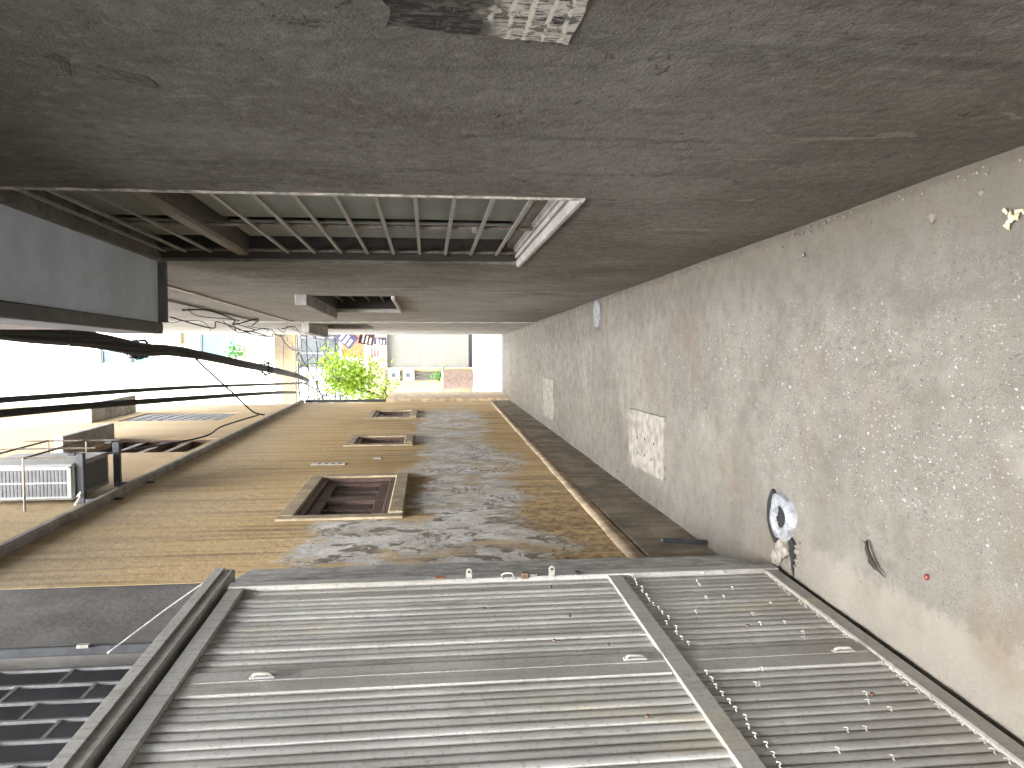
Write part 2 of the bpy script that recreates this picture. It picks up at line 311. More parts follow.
# ------------------------------------------------------------------ mesh helpers
class MB:
    def __init__(s): s.v = []; s.f = []
    def quad(s, *p):
        i = len(s.v); s.v += [tuple(q) for q in p]; s.f.append(tuple(range(i, i + len(p))))
    def box(s, x0, x1, y0, y1, z0, z1, bev=0.):
        if bev <= 0:
            i = len(s.v)
            s.v += [(x, y, z) for z in (z0, z1) for y in (y0, y1) for x in (x0, x1)]
            s.f += [tuple(i + k for k in q) for q in ((0, 2, 3, 1), (4, 5, 7, 6), (0, 1, 5, 4), (2, 6, 7, 3), (0, 4, 6, 2), (1, 3, 7, 5))]
        else:
            bm = bmesh.new(); bmesh.ops.create_cube(bm, size=1)
            for v in bm.verts: v.co = Vector(((x0 + x1) / 2 + v.co.x * (x1 - x0), (y0 + y1) / 2 + v.co.y * (y1 - y0), (z0 + z1) / 2 + v.co.z * (z1 - z0)))
            bmesh.ops.bevel(bm, geom=list(bm.edges), offset=bev, segments=1, affect='EDGES', profile=.5)
            s.addbm(bm)
        return s
    def addbm(s, bm, mat=None):
        bm.verts.ensure_lookup_table(); i = len(s.v)
        for v in bm.verts: s.v.append(tuple(mat @ v.co) if mat else tuple(v.co))
        for f in bm.faces: s.f.append(tuple(i + v.index for v in f.verts))
        bm.free()
    def prism(s, pts, z0, z1):
        n = len(pts); i = len(s.v)
        s.v += [(x, y, z0) for x, y in pts] + [(x, y, z1) for x, y in pts]
        s.f.append(tuple(range(i + n - 1, i - 1, -1))); s.f.append(tuple(range(i + n, i + 2 * n)))
        for k in range(n): s.f.append((i + k, i + (k + 1) % n, i + n + (k + 1) % n, i + n + k))
        return s
    def profile_y(s, pts, y0, y1):      # extrude an (x,z) outline along y
        n = len(pts); i = len(s.v)
        s.v += [(x, y0, z) for x, z in pts] + [(x, y1, z) for x, z in pts]
        s.f.append(tuple(range(i, i + n))); s.f.append(tuple(range(i + 2 * n - 1, i + n - 1, -1)))
        for k in range(n): s.f.append((i + k, i + n + k, i + n + (k + 1) % n, i + (k + 1) % n))
        return s
    def tube(s, pts, r, n=6, caps=True):
        pts = [Vector(p) for p in pts]; rr = r if isinstance(r, (list, tuple)) else [r] * len(pts)
        i0 = len(s.v)
        t0 = (pts[1] - pts[0]).normalized(); ref = Vector((0, 0, 1)) if abs(t0.z) < .9 else Vector((1, 0, 0))
        a = t0.cross(ref).normalized()
        for k, p in enumerate(pts):
            t = (pts[min(k + 1, len(pts) - 1)] - pts[max(k - 1, 0)]).normalized()
            a = (a - t * a.dot(t)).normalized(); b = t.cross(a)
            for j in range(n):
                an = 2 * math.pi * j / n; s.v.append(tuple(p + (a * math.cos(an) + b * math.sin(an)) * rr[k]))
        for k in range(len(pts) - 1):
            for j in range(n):
                q = i0 + k * n; s.f.append((q + j, q + (j + 1) % n, q + n + (j + 1) % n, q + n + j))
        if caps:
            s.f.append(tuple(range(i0 + n - 1, i0 - 1, -1))); e = i0 + (len(pts) - 1) * n; s.f.append(tuple(range(e, e + n)))
        return s
    def lathe(s, prof, n=24, c=(0, 0, 0), wob=0., seed=0):
        i0 = len(s.v)
        for (r, z) in prof:
            for j in range(n):
                an = 2 * math.pi * j / n
                q = r * (1 + wob * noise.noise((math.cos(an) * 1.7 + seed, math.sin(an) * 1.7, seed)))
                s.v.append((c[0] + q * math.cos(an), c[1] + q * math.sin(an), c[2] + z))
        for k in range(len(prof) - 1):
            for j in range(n):
                q = i0 + k * n; s.f.append((q + j, q + (j + 1) % n, q + n + (j + 1) % n, q + n + j))
        return s
    def cap(s, r, z, n=16, c=(0, 0, 0)):
        s.quad(*[(c[0] + r * math.cos(2 * math.pi * j / n), c[1] + r * math.sin(2 * math.pi * j / n), c[2] + z) for j in range(n)]); return s
    def mesh(s, name, mat, smooth=False):
        me = bpy.data.meshes.new(name); me.from_pydata(s.v, [], s.f); me.materials.append(mat)
        if smooth: me.polygons.foreach_set('use_smooth', [True] * len(me.polygons))
        me.update(); return me
    def build(s, name, mat, parent=None, smooth=False):
        return link(name, s.mesh(name, mat, smooth), parent)
def link(name, me, parent=None, loc=None, rot=None, scale=None):
    o = bpy.data.objects.new(name, me); col.objects.link(o)
    if parent: o.parent = parent
    if loc: o.location = loc
    if rot: o.rotation_euler = rot
    if scale: o.scale = scale
    return o
def tag(o, label, cat, group=None):
    o['label'] = label; o['category'] = cat
    if group: o['group'] = group
    return o
def struct(o): o['kind'] = 'structure'; return o
def empty(name, loc=(0, 0, 0), rz=0.):
    o = bpy.data.objects.new(name, None); col.objects.link(o); o.location = loc; o.rotation_euler = (0, 0, rz); o.empty_display_size = .1; return o
def box(name, mat, parent, *a, bev=0.): return MB().box(*a, bev=bev).build(name, mat, parent)
def wall_holes(sgn, y0, y1, z0, z1, holes, depth):
    """wall face at x=0 (facing sgn), real openings with reveals, and a thickness behind"""
    b = MB(); ys = sorted({y0, y1, *[h[0] for h in holes], *[h[1] for h in holes]}); zs = sorted({z0, z1, *[h[2] for h in holes], *[h[3] for h in holes]})
    for i in range(len(ys) - 1):
        for j in range(len(zs) - 1):
            cy, cz = (ys[i] + ys[i + 1]) / 2, (zs[j] + zs[j + 1]) / 2
            if any(h[0] < cy < h[1] and h[2] < cz < h[3] for h in holes): continue
            b.quad((0, ys[i], zs[j]), (0, ys[i + 1], zs[j]), (0, ys[i + 1], zs[j + 1]), (0, ys[i], zs[j + 1]))
    d = -sgn * depth
    for (a, c, e, g) in holes:
        b.quad((0, a, e), (d, a, e), (d, a, g), (0, a, g)); b.quad((0, c, e), (0, c, g), (d, c, g), (d, c, e))
        b.quad((0, a, e), (0, c, e), (d, c, e), (d, a, e)); b.quad((0, a, g), (d, a, g), (d, c, g), (0, c, g))
    D = -sgn * 4.0
    b.quad((0, y0, z0), (0, y0, z1), (D, y0, z1), (D, y0, z0)); b.quad((0, y1, z0), (D, y1, z0), (D, y1, z1), (0, y1, z1))
    b.quad((0, y0, z1), (0, y1, z1), (D, y1, z1), (D, y0, z1)); b.quad((D, y0, z0), (D, y0, z1), (D, y1, z1), (D, y1, z0))
    return b

# frames: local y runs along each wall, local x is its normal axis
LW = ((-1.1254, 0, 0), -.01628)     # left wall, faces +x
RW = ((.5339, 0, 0), .01117)        # right wall, faces -x
GW = ((-1.0737, 0, 0), -.0459)      # gate, faces +x

# ------------------------------------------------------------------ setting
def floor_z(x, y):
    z = .010 * noise.fractal((x * 1.6, y * 1.1, 3), .7, 2, 4) + .003 * noise.noise((x * 14, y * 14, 1))
    z += .022 * max(0, 1 - (x + 1.10) / .30) ** 2 * (1 if y < 3.2 else .4)      # trowelled fillets along both feet
    z += .016 * max(0, 1 - (.52 - x) / .16) ** 2
    return min(z, .03) - .004
g = MB(); g.quad((-1500, -1500, -.05), (1500, -1500, -.05), (1500, 1500, -.05), (-1500, 1500, -.05)); struct(g.build('ground', M['earth']))
g = MB(); NX, NY = 44, 420; X0, X1, Y0, Y1 = -1.35, .75, -7., 15.5
for j in range(NY + 1):
    y = Y0 + (Y1 - Y0) * (j / NY)
    for i in range(NX + 1):
        x = X0 + (X1 - X0) * i / NX
        g.v.append((x, y, floor_z(x, y)))
for j in range(NY):
    for i in range(NX):
        a = j * (NX + 1) + i; g.f.append((a, a + 1, a + NX + 2, a + NX + 1))
struct(g.build('alley_floor', M['floor'], smooth=True))
struct(box('street', M['asphalt'], None, -60, 60, 15.5, 22.6, -.04, -.012))
struct(MB().box(-60, 60, 22.6, 24.2, -.04, .09, .012).build('pavement', M['pave']))

# ------------------------------------------------------------------ right: dark plaster house
rh = empty('dark_plaster_house', *RW)
tag(rh, 'dark grey stained plaster house with barred window and balcony beside the alley', 'house')
WIN = (2.50, 4.24, 1.00, 2.90); WN2 = (6.40, 8.20, 1.80, 2.46)
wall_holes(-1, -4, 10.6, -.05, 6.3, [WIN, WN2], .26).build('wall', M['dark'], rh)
wn = empty('window'); wn.parent = rh; wn['label'] = 'tall barred window with grey sheets behind the grille'
box('shade_lining', M['twig'], wn, .015, .25, 4.20, 4.238, 1.03, 2.89)  # dark strip over the far reveal, painting in its shadow and dirt
box('bottom_frame', M['bar'], wn, .09, .13, 2.50, 4.24, 1.027, 1.06)
box('backing', M['black'], wn, .26, .28, 2.4, 4.35, .9, 3.0)
for (a, b_, c, d) in ((2.52, 3.50, 1.06, 2.40), (3.62, 4.03, 1.06, 2.40), (2.52, 3.50, 2.52, 2.89), (3.62, 4.03, 2.52, 2.89)):
    box('shutter_sheet', M['sheet'], wn, .105, .118, a, b_, c, d, bev=.004)
XB = .055
bar_v = MB().tube([(0, 0, 1.03), (0, 0, 2.89)], .0095, 6).mesh('upright_bar', M['bar'])
for y in (2.54, 3.40, 4.17): link('upright_bar', bar_v, wn, (XB, y, 0))
bh = MB().box(-.005, .005, 2.54, 4.17, -.0075, .0075).mesh('cross_bar', M['bar_lit'])
for k in range(9): link('cross_bar', bh, wn, (XB - .012, 0, 1.125 + .1385 * k))
for z in (2.63, 2.76, 2.86): link('cross_bar', bh, wn, (XB - .012, 0, z))
box('transom', M['bar'], wn, .03, .16, 2.50, 4.24, 2.44, 2.51, bev=.012)
box('bar_joint', M['bar_lit'], wn, XB - .022, XB + .002, 3.39, 3.41, 1.28, 1.30)
# sill with grooves
sp = [(.24, 1.035), (.085, 1.026), (.058, 1.020), (.058, 1.004), (.046, 1.004), (.046, 1.017), (.030, 1.013), (.030, .997), (.018, .996), (.018, 1.008), (-.004, 1.004), (-.012, .998), (-.012, .984), (.0, .978), (.24, .978)]
MB().profile_y(sp, 2.492, 4.25).build('sill', M['sill'], wn)
g = MB()
seg = 60
for k in range(seg):       # chipped pale arris of the near jamb
    z0 = 1.0 + 1.9 * k / seg; z1 = 1.0 + 1.9 * (k + 1) / seg
    wdt = .010 + .007 * noise.noise((k * .35, 2, 1)) + .004 * noise.noise((k * 1.9, 5, 1))
    g.box(-.006, .05, 2.502 - wdt, 2.506, z0, z1)
g.build('chipped_jamb', M['jamb'], wn)
# small awning window
w2 = empty('window'); w2.parent = rh; w2['label'] = 'small dark recessed window under a narrow cement hood'
box('backing', M['black'], w2, .135, .15, 6.41, 8.19, 1.81, 2.45)
box('shade_lining', M['twig'], w2, .015, .134, 8.17, 8.198, 1.81, 2.45)  # dark lining, stands in for the shade inside the reveal
box('top_shade_lining', M['twig'], w2, .015, .134, 6.41, 8.168, 2.43, 2.458)  # same dark lining overhead, reveal shade put in as colour
box('hood', M['cement'], w2, -.085, .05, 6.28, 8.35, 2.463, 2.56, bev=.008)
box('sill', M['sill'], w2, -.03, .2, 6.36, 8.24, 1.765, 1.797, bev=.006)
box('jamb_trim', M['sill'], w2, -.02, .08, 8.202, 8.32, 1.80, 2.46, bev=.006)
for z in (1.95, 2.1, 2.25, 2.38): box('cross_bar', M['bar'], w2, .09, .105, 6.40, 8.20, z, z + .014)
for y in (6.9, 7.5): box('upright_bar', M['bar'], w2, .105, .118, y, y + .014, 1.80, 2.46)
# balcony slabs
bal = empty('balcony'); bal.parent = rh
MB().box(-.352, .02, -2.5, 4.27, 2.93, 3.10, .01).build('slab', M['slab'], bal)
box('edge_beam', M['cement_dark'], bal, -.385, -.326, -2.5, 4.30, 2.918, 3.16, bev=.006)
box('end_rib', M['cement_dark'], bal, -.325, -.002, 4.272, 4.30, 2.89, 3.16, bev=.006)
for k in range(16): box('baluster', M['brown_slab'], bal, -.37, -.35, 4.1 - k * .4, 4.12 - k * .4, 3.161, 4.0)
box('handrail', M['brown_slab'], bal, -.385, -.335, -2.5, 4.25, 4.002, 4.05, bev=.008)
box('upper_slab', M['brown_slab'], rh, -.33, -.002, -2.5, 7.9, 5.95, 6.08, bev=.01)
box('conduit', M['cement'], rh, -.018, -.002, 4.5, 10.4, 3.72, 3.735)
box('plaster_band', M['jamb'], rh, -.010, -.001, 4.45, 10.55, 3.30, 3.34, bev=.003)
# pale house beyond
ph = empty('pale_plaster_house', *RW); tag(ph, 'pale grey plaster house on the right at the alley mouth', 'house')
b = wall_holes(-1, 10.62, 15.4, -.05, 6.0, [(10.95, 12.6, 2.35, 3.10)], .2); b.v = [(x - .012, y, z) for x, y, z in b.v]
b.build('wall', M['pale'], ph)
w3 = empty('window'); w3.parent = ph
box('backing', M['black'], w3, .18, .21, 10.9, 12.7, 2.3, 3.2)
box('hood', M['cement'], w3, -.15, .02, 10.75, 12.75, 3.12, 3.22, bev=.008)
for z in (2.5, 2.65, 2.8, 2.95): box('cross_bar', M['bar'], w3, .05, .065, 10.95, 12.6, z, z + .014)

# ------------------------------------------------------------------ left: ochre house
oh = empty('ochre_house', *LW); tag(oh, 'ochre plaster house with brown shuttered windows and peeling grey patch', 'house')
W = [(4.90, 6.27, 1.762, 2.350), (8.22, 8.86, 1.762, 2.29), (11.05, 12.05, 1.762, 2.30)]
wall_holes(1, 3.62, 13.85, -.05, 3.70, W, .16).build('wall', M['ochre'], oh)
U = [(8.05, 9.15, 3.95, 5.02), (11.2, 12.4, 4.45, 5.85)]
b = wall_holes(1, 3.62, 9.6, 3.745, 6.6, U[:1], .14); b.v = [(x - .02, y, z) for x, y, z in b.v]; b.build('upper_wall', M['ochre_up'], oh)
b = wall_holes(1, 9.602, 13.85, 3.745, 9.6, U[1:], .14); b.v = [(x - .021, y, z) for x, y, z in b.v]; b.build('upper_wall', M['ochre_up'], oh)
led = MB().profile_y([(-.06, 3.70), (.04, 3.70), (.055, 3.712), (.058, 3.738), (.02, 3.745), (-.06, 3.745)], 3.62, 13.87).build('ledge', M['cement'], oh)
pts = [(.0, -.05), (.010, -.05), (.010, .37), (.0, .385)]
MB().profile_y(pts, 3.64, 13.84).build('plinth', M['plinth'], oh)
g = MB(); N = 120
for k in range(N + 1):
    y = 3.64 + (13.84 - 3.64) * k / N; q = noise.noise((y * 2.3, 0, 4))
    zc = .44 - (y - 3.8) * .009; wd = .044 * (1 + .3 * q)
    g.v += [(-.004, y, zc - wd), (.0105 + .002 * q, y, zc - wd * .9), (.0115 + .003 * q, y, zc + wd * .2), (.004, y, zc + wd * .9), (-.004, y, zc + wd)]
for k in range(N):
    for j in range(4): a = k * 5 + j; g.f.append((a, a + 5, a + 6, a + 1))
g.build('plinth_ridge', M['ridge'], oh, True)
def shutter_window(y0, y1, z0, z1, sur=.10):
    wi = empty('window'); wi.parent = oh
    f = MB()
    f.box(-.01, .014, y0 - sur, y0 - .001, z0 - sur, z1 + sur, .005); f.build('surround', M['surround'], wi)
    MB().box(-.01, .014, y1 + .001, y1 + sur, z0 - sur, z1 + sur, .005).build('surround', M['surround'], wi)
    MB().box(-.01, .0155, y0, y1, z1 + .001, z1 + sur, .005).build('surround', M['surround'], wi)
    MB().box(-.01, .028, y0 - .01, y1 + .01, z0 - sur, z0 - .001, .008).build('sill', M['surround'], wi)
    box('backing', M['wood_panel'], wi, -.098, -.090, y0, y1, z0, z1)
    fr = MB(); t = .045
    fr.box(-.085, -.002, y0 + .002, y0 + t, z0 + .002, z1 - .002, .004); fr.box(-.085, -.002, y1 - t, y1 - .002, z0 + .002, z1 - .002, .004)
    fr.box(-.085, -.004, y0 + t, y1 - t, z0 + .002, z0 + t, .004); fr.box(-.085, -.004, y0 + t, y1 - t, z1 - t, z1 - .002, .004)
    fr.build('frame', M['wood'], wi)
    ym = (y0 + y1) / 2
    for (a, b_) in ((y0 + t + .003, ym - .002), (ym + .002, y1 - t - .003)):
        lf = MB(); s_ = .075 * min(1, (b_ - a) / .5); za, zb = z0 + t + .003, z1 - t - .003
        lf.box(-.075, -.028, a, a + s_, za, zb, .004); lf.box(-.075, -.028, b_ - s_, b_, za, zb, .004)
        lf.box(-.075, -.030, a + s_, b_ - s_, za, za + .075, .004); lf.box(-.075, -.030, a + s_, b_ - s_, zb - .075, zb, .004)
        L = lf.build('leaf', M['wood'], wi)
        MB().box(-.072, -.040, (a + b_) / 2 - .014, (a + b_) / 2 + .014, za + .076, zb - .076, .004).build('muntin', M['wood'], L)
        for q in range(2):
            p0 = a + s_ + (b_ - a - 2 * s_) * q / 2; p1 = a + s_ + (b_ - a - 2 * s_) * (q + 1) / 2
            MB().box(-.070, -.054, p0 + .012, p1 - .012, za + .087, zb - .087, .006).build('panel', M['wood_panel'], L)
    box('hinge', M['rust'], wi, -.030, -.02, y0 + t, y0 + t + .05, z0 + .1, z0 + .15)
    return wi
for q in W: shutter_window(*q)
def upper_window(y0, y1, z0, z1, hy0, hy1, hz, hp, kind):
    wi = empty('window'); wi.parent = oh
    box('backing', M['wood_panel'], wi, -.15, -.14, y0, y1, z0, z1)
    box('hood', M['cement'], wi, -.02, hp, hy0, hy1, hz, hz + .09, bev=.006)
    n = 4
    if kind == 0:
        for k in range(n + 1):
            z = z0 + (z1 - z0 - .06) * k / n; box('shutter_rail', M['wood'], wi, -.12, -.05, y0, y1, z, z + .06)
        box('shutter_stile', M['wood'], wi, -.048, -.038, y0, y0 + .08, z0, z1); box('shutter_stile', M['wood'], wi, -.048, -.038, y1 - .08, y1, z0, z1)
    else:
        g = MB()
        for k in range(9):
            z = z0 + (z1 - z0) * (k + .5) / 9
            for j in range(7):
                y = y0 + (y1 - y0) * (j + .5) / 7; c = [(y + .07 * math.cos(a * math.pi / 5), z + .065 * math.sin(a * math.pi / 5)) for a in range(11)]
                g.tube([(-.05, p, q) for p, q in c], .010, 4, False)
        g.build('ring_grille', M['alu'], wi)
        box('grille_frame', M['alu'], wi, -.06, -.04, y0, y1, z0, z0 + .04); box('grille_frame', M['alu'], wi, -.06, -.04, y0, y1, z1 - .04, z1)
upper_window(*U[0], 8.0, 9.25, 5.12, .16, 0); upper_window(*U[1], 11.0, 12.6, 6.10, .25, 1)
# low end wall + downpipe at the far corner
MB().box(-.4, .06, 13.87, 15.55, -.05, 2.25, .01).build('end_wall', M['ridge'], oh)
box('downpipe', M['cable_grey'], oh, .0, .05, 13.86, 13.92, 2.26, 3.69, bev=.012)
# little enamel plates
for (y, z, hh, ww) in ((6.98, 2.40, .30, .11), (7.27, 1.98, .075, .10)):
    pl = box('wall_plate', M['white'], oh, .001, .006, y - ww / 2, y + ww / 2, z - hh / 2, z + hh / 2, bev=.002)
    for k in range(4 if hh > .2 else 1): box('plate_print', M['cement_dark'], pl, .0062, .0068, y - ww * .3, y + ww * .3, z - hh * .38 + k * hh * .2, z - hh * .30 + k * hh * .2)

# ------------------------------------------------------------------ left near: grey house with grille above the gate
gh = empty('grey_cement_house', *LW); tag(gh, 'grey cement house front with dark steel grille above the gate', 'house')
wall_holes(1, -4, 3.615, -.05, 4.4, [(-1.5, 2.93, 0.02, 3.9)], .3).build('wall', M['cement_dark'], gh)
box('backing', M['grille_back'], gh, -.10, -.085, -1.5, 2.93, .02, 3.9)
gr = empty('grille'); gr.parent = gh
box('stile', M['ac_dark'], gr, -.03, .004, 2.895, 2.915, 1.9, 3.9, bev=.003)
box('corner_clip', M['steel'], gr, .001, .012, 2.885, 2.905, 2.74, 2.78)
vb = MB().box(-.005, .005, -.006, .006, 1.9, 3.9).mesh('upright_bar', M['grille'])
hb = MB().box(-.004, .004, .007, .118, -.006, .006).mesh('cross_bar', M['grille'])
for k in range(18):
    y = 2.80 - k * .125; link('upright_bar', vb, gr, (-.04, y, 0))
    for j in range(8):
        z = 2.0 + j * .25 + (.125 if k % 2 else 0)
        if z < 3.88 and k < 17: link('cross_bar', hb, gr, (-.04, y - .125, z))

# ------------------------------------------------------------------ gate
pier = MB().prism([(-1.10, 2.92), (-.952, 3.06), (-.948, 3.12), (-1.063, 3.80), (-1.10, 3.80)], -.03, 2.36).build('gate_pier', M['pier'])
tag(pier, 'splayed grey render pier between the ochre wall and the metal gate', 'pier')
gt = empty('metal_gate', *GW); tag(gt, 'grey ribbed metal gate with flat rails along the left of the alley', 'gate')
GY0, GY1 = .55, 3.10
box('header', M['gate_frame'], gt, -.10, .016, GY0, 3.27, 2.310, 2.39, bev=.006)
box('header_lip', M['gate'], gt, .0165, .022, GY0, 3.27, 2.35, 2.392, bev=.003)
box('backing', M['black'], gt, -.11, -.10, GY0, GY1, .05, 2.3)
box('side_stile', M['gate_frame'], gt, -.06, .012, 3.055, 3.115, .02, 2.29, bev=.005)
box('top_rail', M['gate'], gt, -.04, .008, GY0, 3.053, 2.222, 2.285, bev=.005)
box('bottom_rail', M['gate_frame'], gt, -.04, .008, GY0, 3.053, .025, .085, bev=.005)
mr = box('middle_rail', M['gate_frame'], gt, -.02, .008, GY0, 3.053, .705, .765, bev=.002)
for (a, b_) in ((2.275, 2.345), (2.20, 2.272)):
    box('meeting_stile', M['gate_frame'], gt, -.03, .001, a, b_, .766, 2.2215, bev=.003); box('meeting_stile', M['gate_frame'], gt, -.03, .001, a, b_, .086, .704, bev=.003)
# slat section: a rolled ridge on a flat strip
def slat_mesh(name, z0, z1):
    s = [(-.026, -.0216), (-.012, -.0216), (-.012, -.0200), (-.0060, -.0185), (-.0038, -.0140), (-.0024, -.007), (-.0018, .001), (-.0024, .008), (-.0040, .0140), (-.0066, .0175), (-.012, .0190), (-.012, .0216), (-.026, .0216)]
    b = MB(); n = len(s)
    b.v = [(x, y, z0) for x, y in s] + [(x, y, z1) for x, y in s]
    b.f = [tuple(range(n))[::-1], tuple(range(n, 2 * n))] + [(k, (k + 1) % n, n + (k + 1) % n, n + k) for k in range(n)]
    return b.mesh(name, M['gate'])
su = slat_mesh('upper_slat', .766, 2.223); sl_ = slat_mesh('lower_slat', .084, .706)
ring = MB().tube([(.002 + .008 * math.sin(a * math.pi / 6), -.012 + .026 * a / 6, .004 * math.sin(a * 2.1)) for a in range(7)], .0019, 5).mesh('tie_ring', M['gate'], True)
stub = MB().tube([(-.01, 0, 0), (-.01, 0, -.05)], .010, 7).mesh('tube_end', M['gate'], True)
ys = [3.030 - .0434 * k for k in range(16)] + [2.176 - .0434 * k for k in range(38)]
for k, y in enumerate(ys):
    if y < GY0 + .03: break
    dx = rnd.uniform(-.0025, .0025)
    link('upper_slat', su, gt, (dx, y + rnd.uniform(-.002, .002), 0), (rnd.uniform(-.0015, .0015), 0, rnd.uniform(-.02, .02))); link('lower_slat', sl_, gt, (dx * .5 - .002, y + rnd.uniform(-.002, .002), 0), (rnd.uniform(-.003, .003), 0, rnd.uniform(-.02, .02)))
    link('tie_ring', ring, gt, (.004, y, .665 + rnd.uniform(-.012, .012)))
    link('tie_ring', ring, gt, (.004, y, .10 + rnd.uniform(0, .02)))
    if k % 2 == 0: link('tie_ring', ring, gt, (.004, y, rnd.uniform(.2, .58)))
    if k % 3 == 0: link('tie_ring', ring, gt, (.004, y, rnd.uniform(.25, .55)))
# fittings on the far stile
def eye_plate(z):
    e = MB(); n = 10
    out = [(.0, -.012), (.034, -.012)] + [(.034 + .013 * math.sin(a * math.pi / n), -.012 * math.cos(a * math.pi / n)) for a in range(1, n)] + [(.034, .012), (0, .012)]
    pts = [(x + .010, q) for x, q in out]
    m_ = len(pts); e.v = [(x, 3.052, z + q) for x, q in pts] + [(x, 3.058, z + q) for x, q in pts]
    e.f = [tuple(range(m_)), tuple(range(2 * m_ - 1, m_ - 1, -1))] + [(k, m_ + k, m_ + (k + 1) % m_, (k + 1) % m_) for k in range(m_)]
    o = e.build('hasp_plate', M['steel'], gt)
    MB().tube([(.043, 3.0495, z), (.043, 3.0605, z)], .005, 8).build('hasp_hole', M['black'], o)
eye_plate(1.34); eye_plate(1.00)
MB().tube([(.006, 3.06, 1.20), (.026, 3.058, 1.205), (.034, 3.05, 1.19), (.034, 3.045, 1.165), (.010, 3.04, 1.15)], .0045, 6).build('hook', M['steel'], gt, True)
MB().box(.006, .03, 3.05, 3.075, 1.095, 1.125, .003).build('bolt_block', M['rust'], gt)
MB().tube([(.018, 3.06, 1.09), (.018, 3.06, 1.06)], .005, 6).build('bolt', M['steel'], gt)
box('sticker', M['orange'], gt, .0125, .0135, 3.07, 3.10, 1.44, 1.475); box('sticker', M['blue'], gt, .0125, .0135, 3.07, 3.10, 1.476, 1.51)
MB().box(.008, .022, 3.062, 3.09, .875, .90, .004).build('catch', M['ac_dark'], gt)
for (y, z) in ((2.285, .87), (2.28, 2.0), (2.27, .19)):
    h = MB().box(.007, .013, y - .010, y + .010, z - .045, z + .03, .003).build('latch_plate', M['gate_frame'], gt)
    MB().tube([(.013, y, z - .038), (.020, y, z - .026), (.020, y, z + .010), (.013, y, z + .022)], .0055, 6).build('pull', M['steel'], h, True)
for (y, z) in ((2.65, 1.0), (2.95, 1.02), (2.45, 1.09), (1.95, .92), (2.75, 1.3), (2.4, .92), (2.5, .4), (2.0, .25)):
    MB().tube([(.004, y, z), (.0105, y, z)], .006, 7).build('rivet', M['rust'], gt)

# ------------------------------------------------------------------ air conditioner on the upper ochre wall
ac = empty('air_conditioner', *LW); tag(ac, 'pale box air conditioner on steel brackets above the ledge', 'air conditioner')
AX0, AX1, AY0, AY1, AZ0, AZ1 = .012, .262, 5.55, 6.14, 3.95, 4.62
MB().box(AX0, AX1, AY0, AY1, AZ0, AZ1, .012).build('casing', M['ac'], ac)
fc = box('louvre_panel', M['ac'], ac, AX0 + .012, AX1 - .012, AY0 - .012, AY0 - .001, AZ0 + .01, AZ1 - .01, bev=.004)
g = MB()
for k in range(24):
    z = AZ0 + .045 + k * .0243
    for (a, b_) in ((AX0 + .03, AX0 + .118), (AX0 + .130, AX1 - .035)): g.box(a, b_, AY0 - .0165, AY0 - .0125, z, z + .014)
lo = g.build('louvres', M['ac_in'], fc); lo['kind'] = 'stuff'
for z in (AZ0 + .02, AZ1 - .03): MB().tube([(AX1 - .02, AY0 - .02, z), (AX1 - .02, AY0 - .011, z)], .006, 6).build('screw', M['ac_dark'], fc)
box('base_vent', M['ac_in'], ac, AX0 + .03, AX1 - .03, AY0 + .05, AY1 - .05, AZ0 - .004, AZ0 - .001)
for y in (5.60, 6.22):
    MB().box(-.02, .33, y - .022, y + .022, AZ0 - .055, AZ0 - .006, .004).build('bracket_arm', M['ac_dark'], ac)
    MB().box(-.02, .012, y - .02, y + .02, AZ0 - .30, AZ0 - .056, .003).build('bracket_strut', M['ac_dark'], ac)
    MB().box(.315, .335, y - .02, y + .02, AZ0 - .0, AZ0 + .05, .003).build('bracket_tip', M['ac_dark'], ac)
for z in (4.18, 4.46):
    MB().tube([(-.02, 5.36, z), (.335, 5.36, z), (.335, 6.3, z), (-.02, 6.3, z)], .0075, 6).build('cage_rail', M['bar'], ac)
for y in (5.38, 5.84, 6.28): MB().tube([(.335, y, AZ0 - .03), (.335, y, 4.62)], .006, 6).build('cage_upright', M['bar'], ac)
MB().tube([(.03, 5.57, AZ0 - .01), (.07, 5.52, AZ0 - .06), (.05, 5.40, AZ0 - .10), (.03, 5.30, AZ0 - .115)], .008, 6).build('drain_hose', M['wire_white'], ac, True)

# ------------------------------------------------------------------ things on the floor
fd = empty('floor_drain', (-.705, 3.06, .0)); tag(fd, 'round pale plaster drain collar with a black hole beside the gate', 'drain')
MB().lathe([(.105, -.01), (.100, .014), (.090, .022), (.062, .026), (.052, .018), (.048, .004), (.047, .001)], 28, wob=.22, seed=3).build('collar', M['drain'], fd, True)
MB().lathe([(.049, .010), (.047, .004), (.046, .0035)], 20).cap(.048, .0045, 20).build('hole', M['black'], fd)
g = MB()
arc = [(math.cos(a), math.sin(a)) for a in [R(40 + 10 * k) for k in range(13)]]
n = len(arc)
pts = [(x * .138, y * .138) for x, y in arc] + [(x * .104, y * .104) for x, y in arc[::-1]]
MB().prism(pts, .0, .012).build('rim_crack', M['black'], fd)
cr = MB()
pp = [(-.775, 2.985), (-.80, 3.004), (-.822, 2.990), (-.846, 2.998), (-.868, 2.984), (-.905, 2.978), (-.935, 2.955), (-.90, 2.962), (-.87, 2.962), (-.845, 2.952), (-.815, 2.966), (-.795, 2.955)]
fz = max(floor_z(x, y) for x, y in pp); cr.prism(pp, fz - .01, fz + .002); tag(cr.build('broken_floor_gap', M['black']), 'dark broken gap in the concrete between drain and gate corner', 'crack')
def rock(r, seed, sq=.65):
    bm = bmesh.new(); bmesh.ops.create_icosphere(bm, subdivisions=1, radius=r)
    for v in bm.verts: v.co *= 1 + .38 * noise.noise(v.co / r * 1.3 + Vector((seed * 3.7, seed, 0))); v.co.z *= sq
    b = MB(); b.addbm(bm); return b
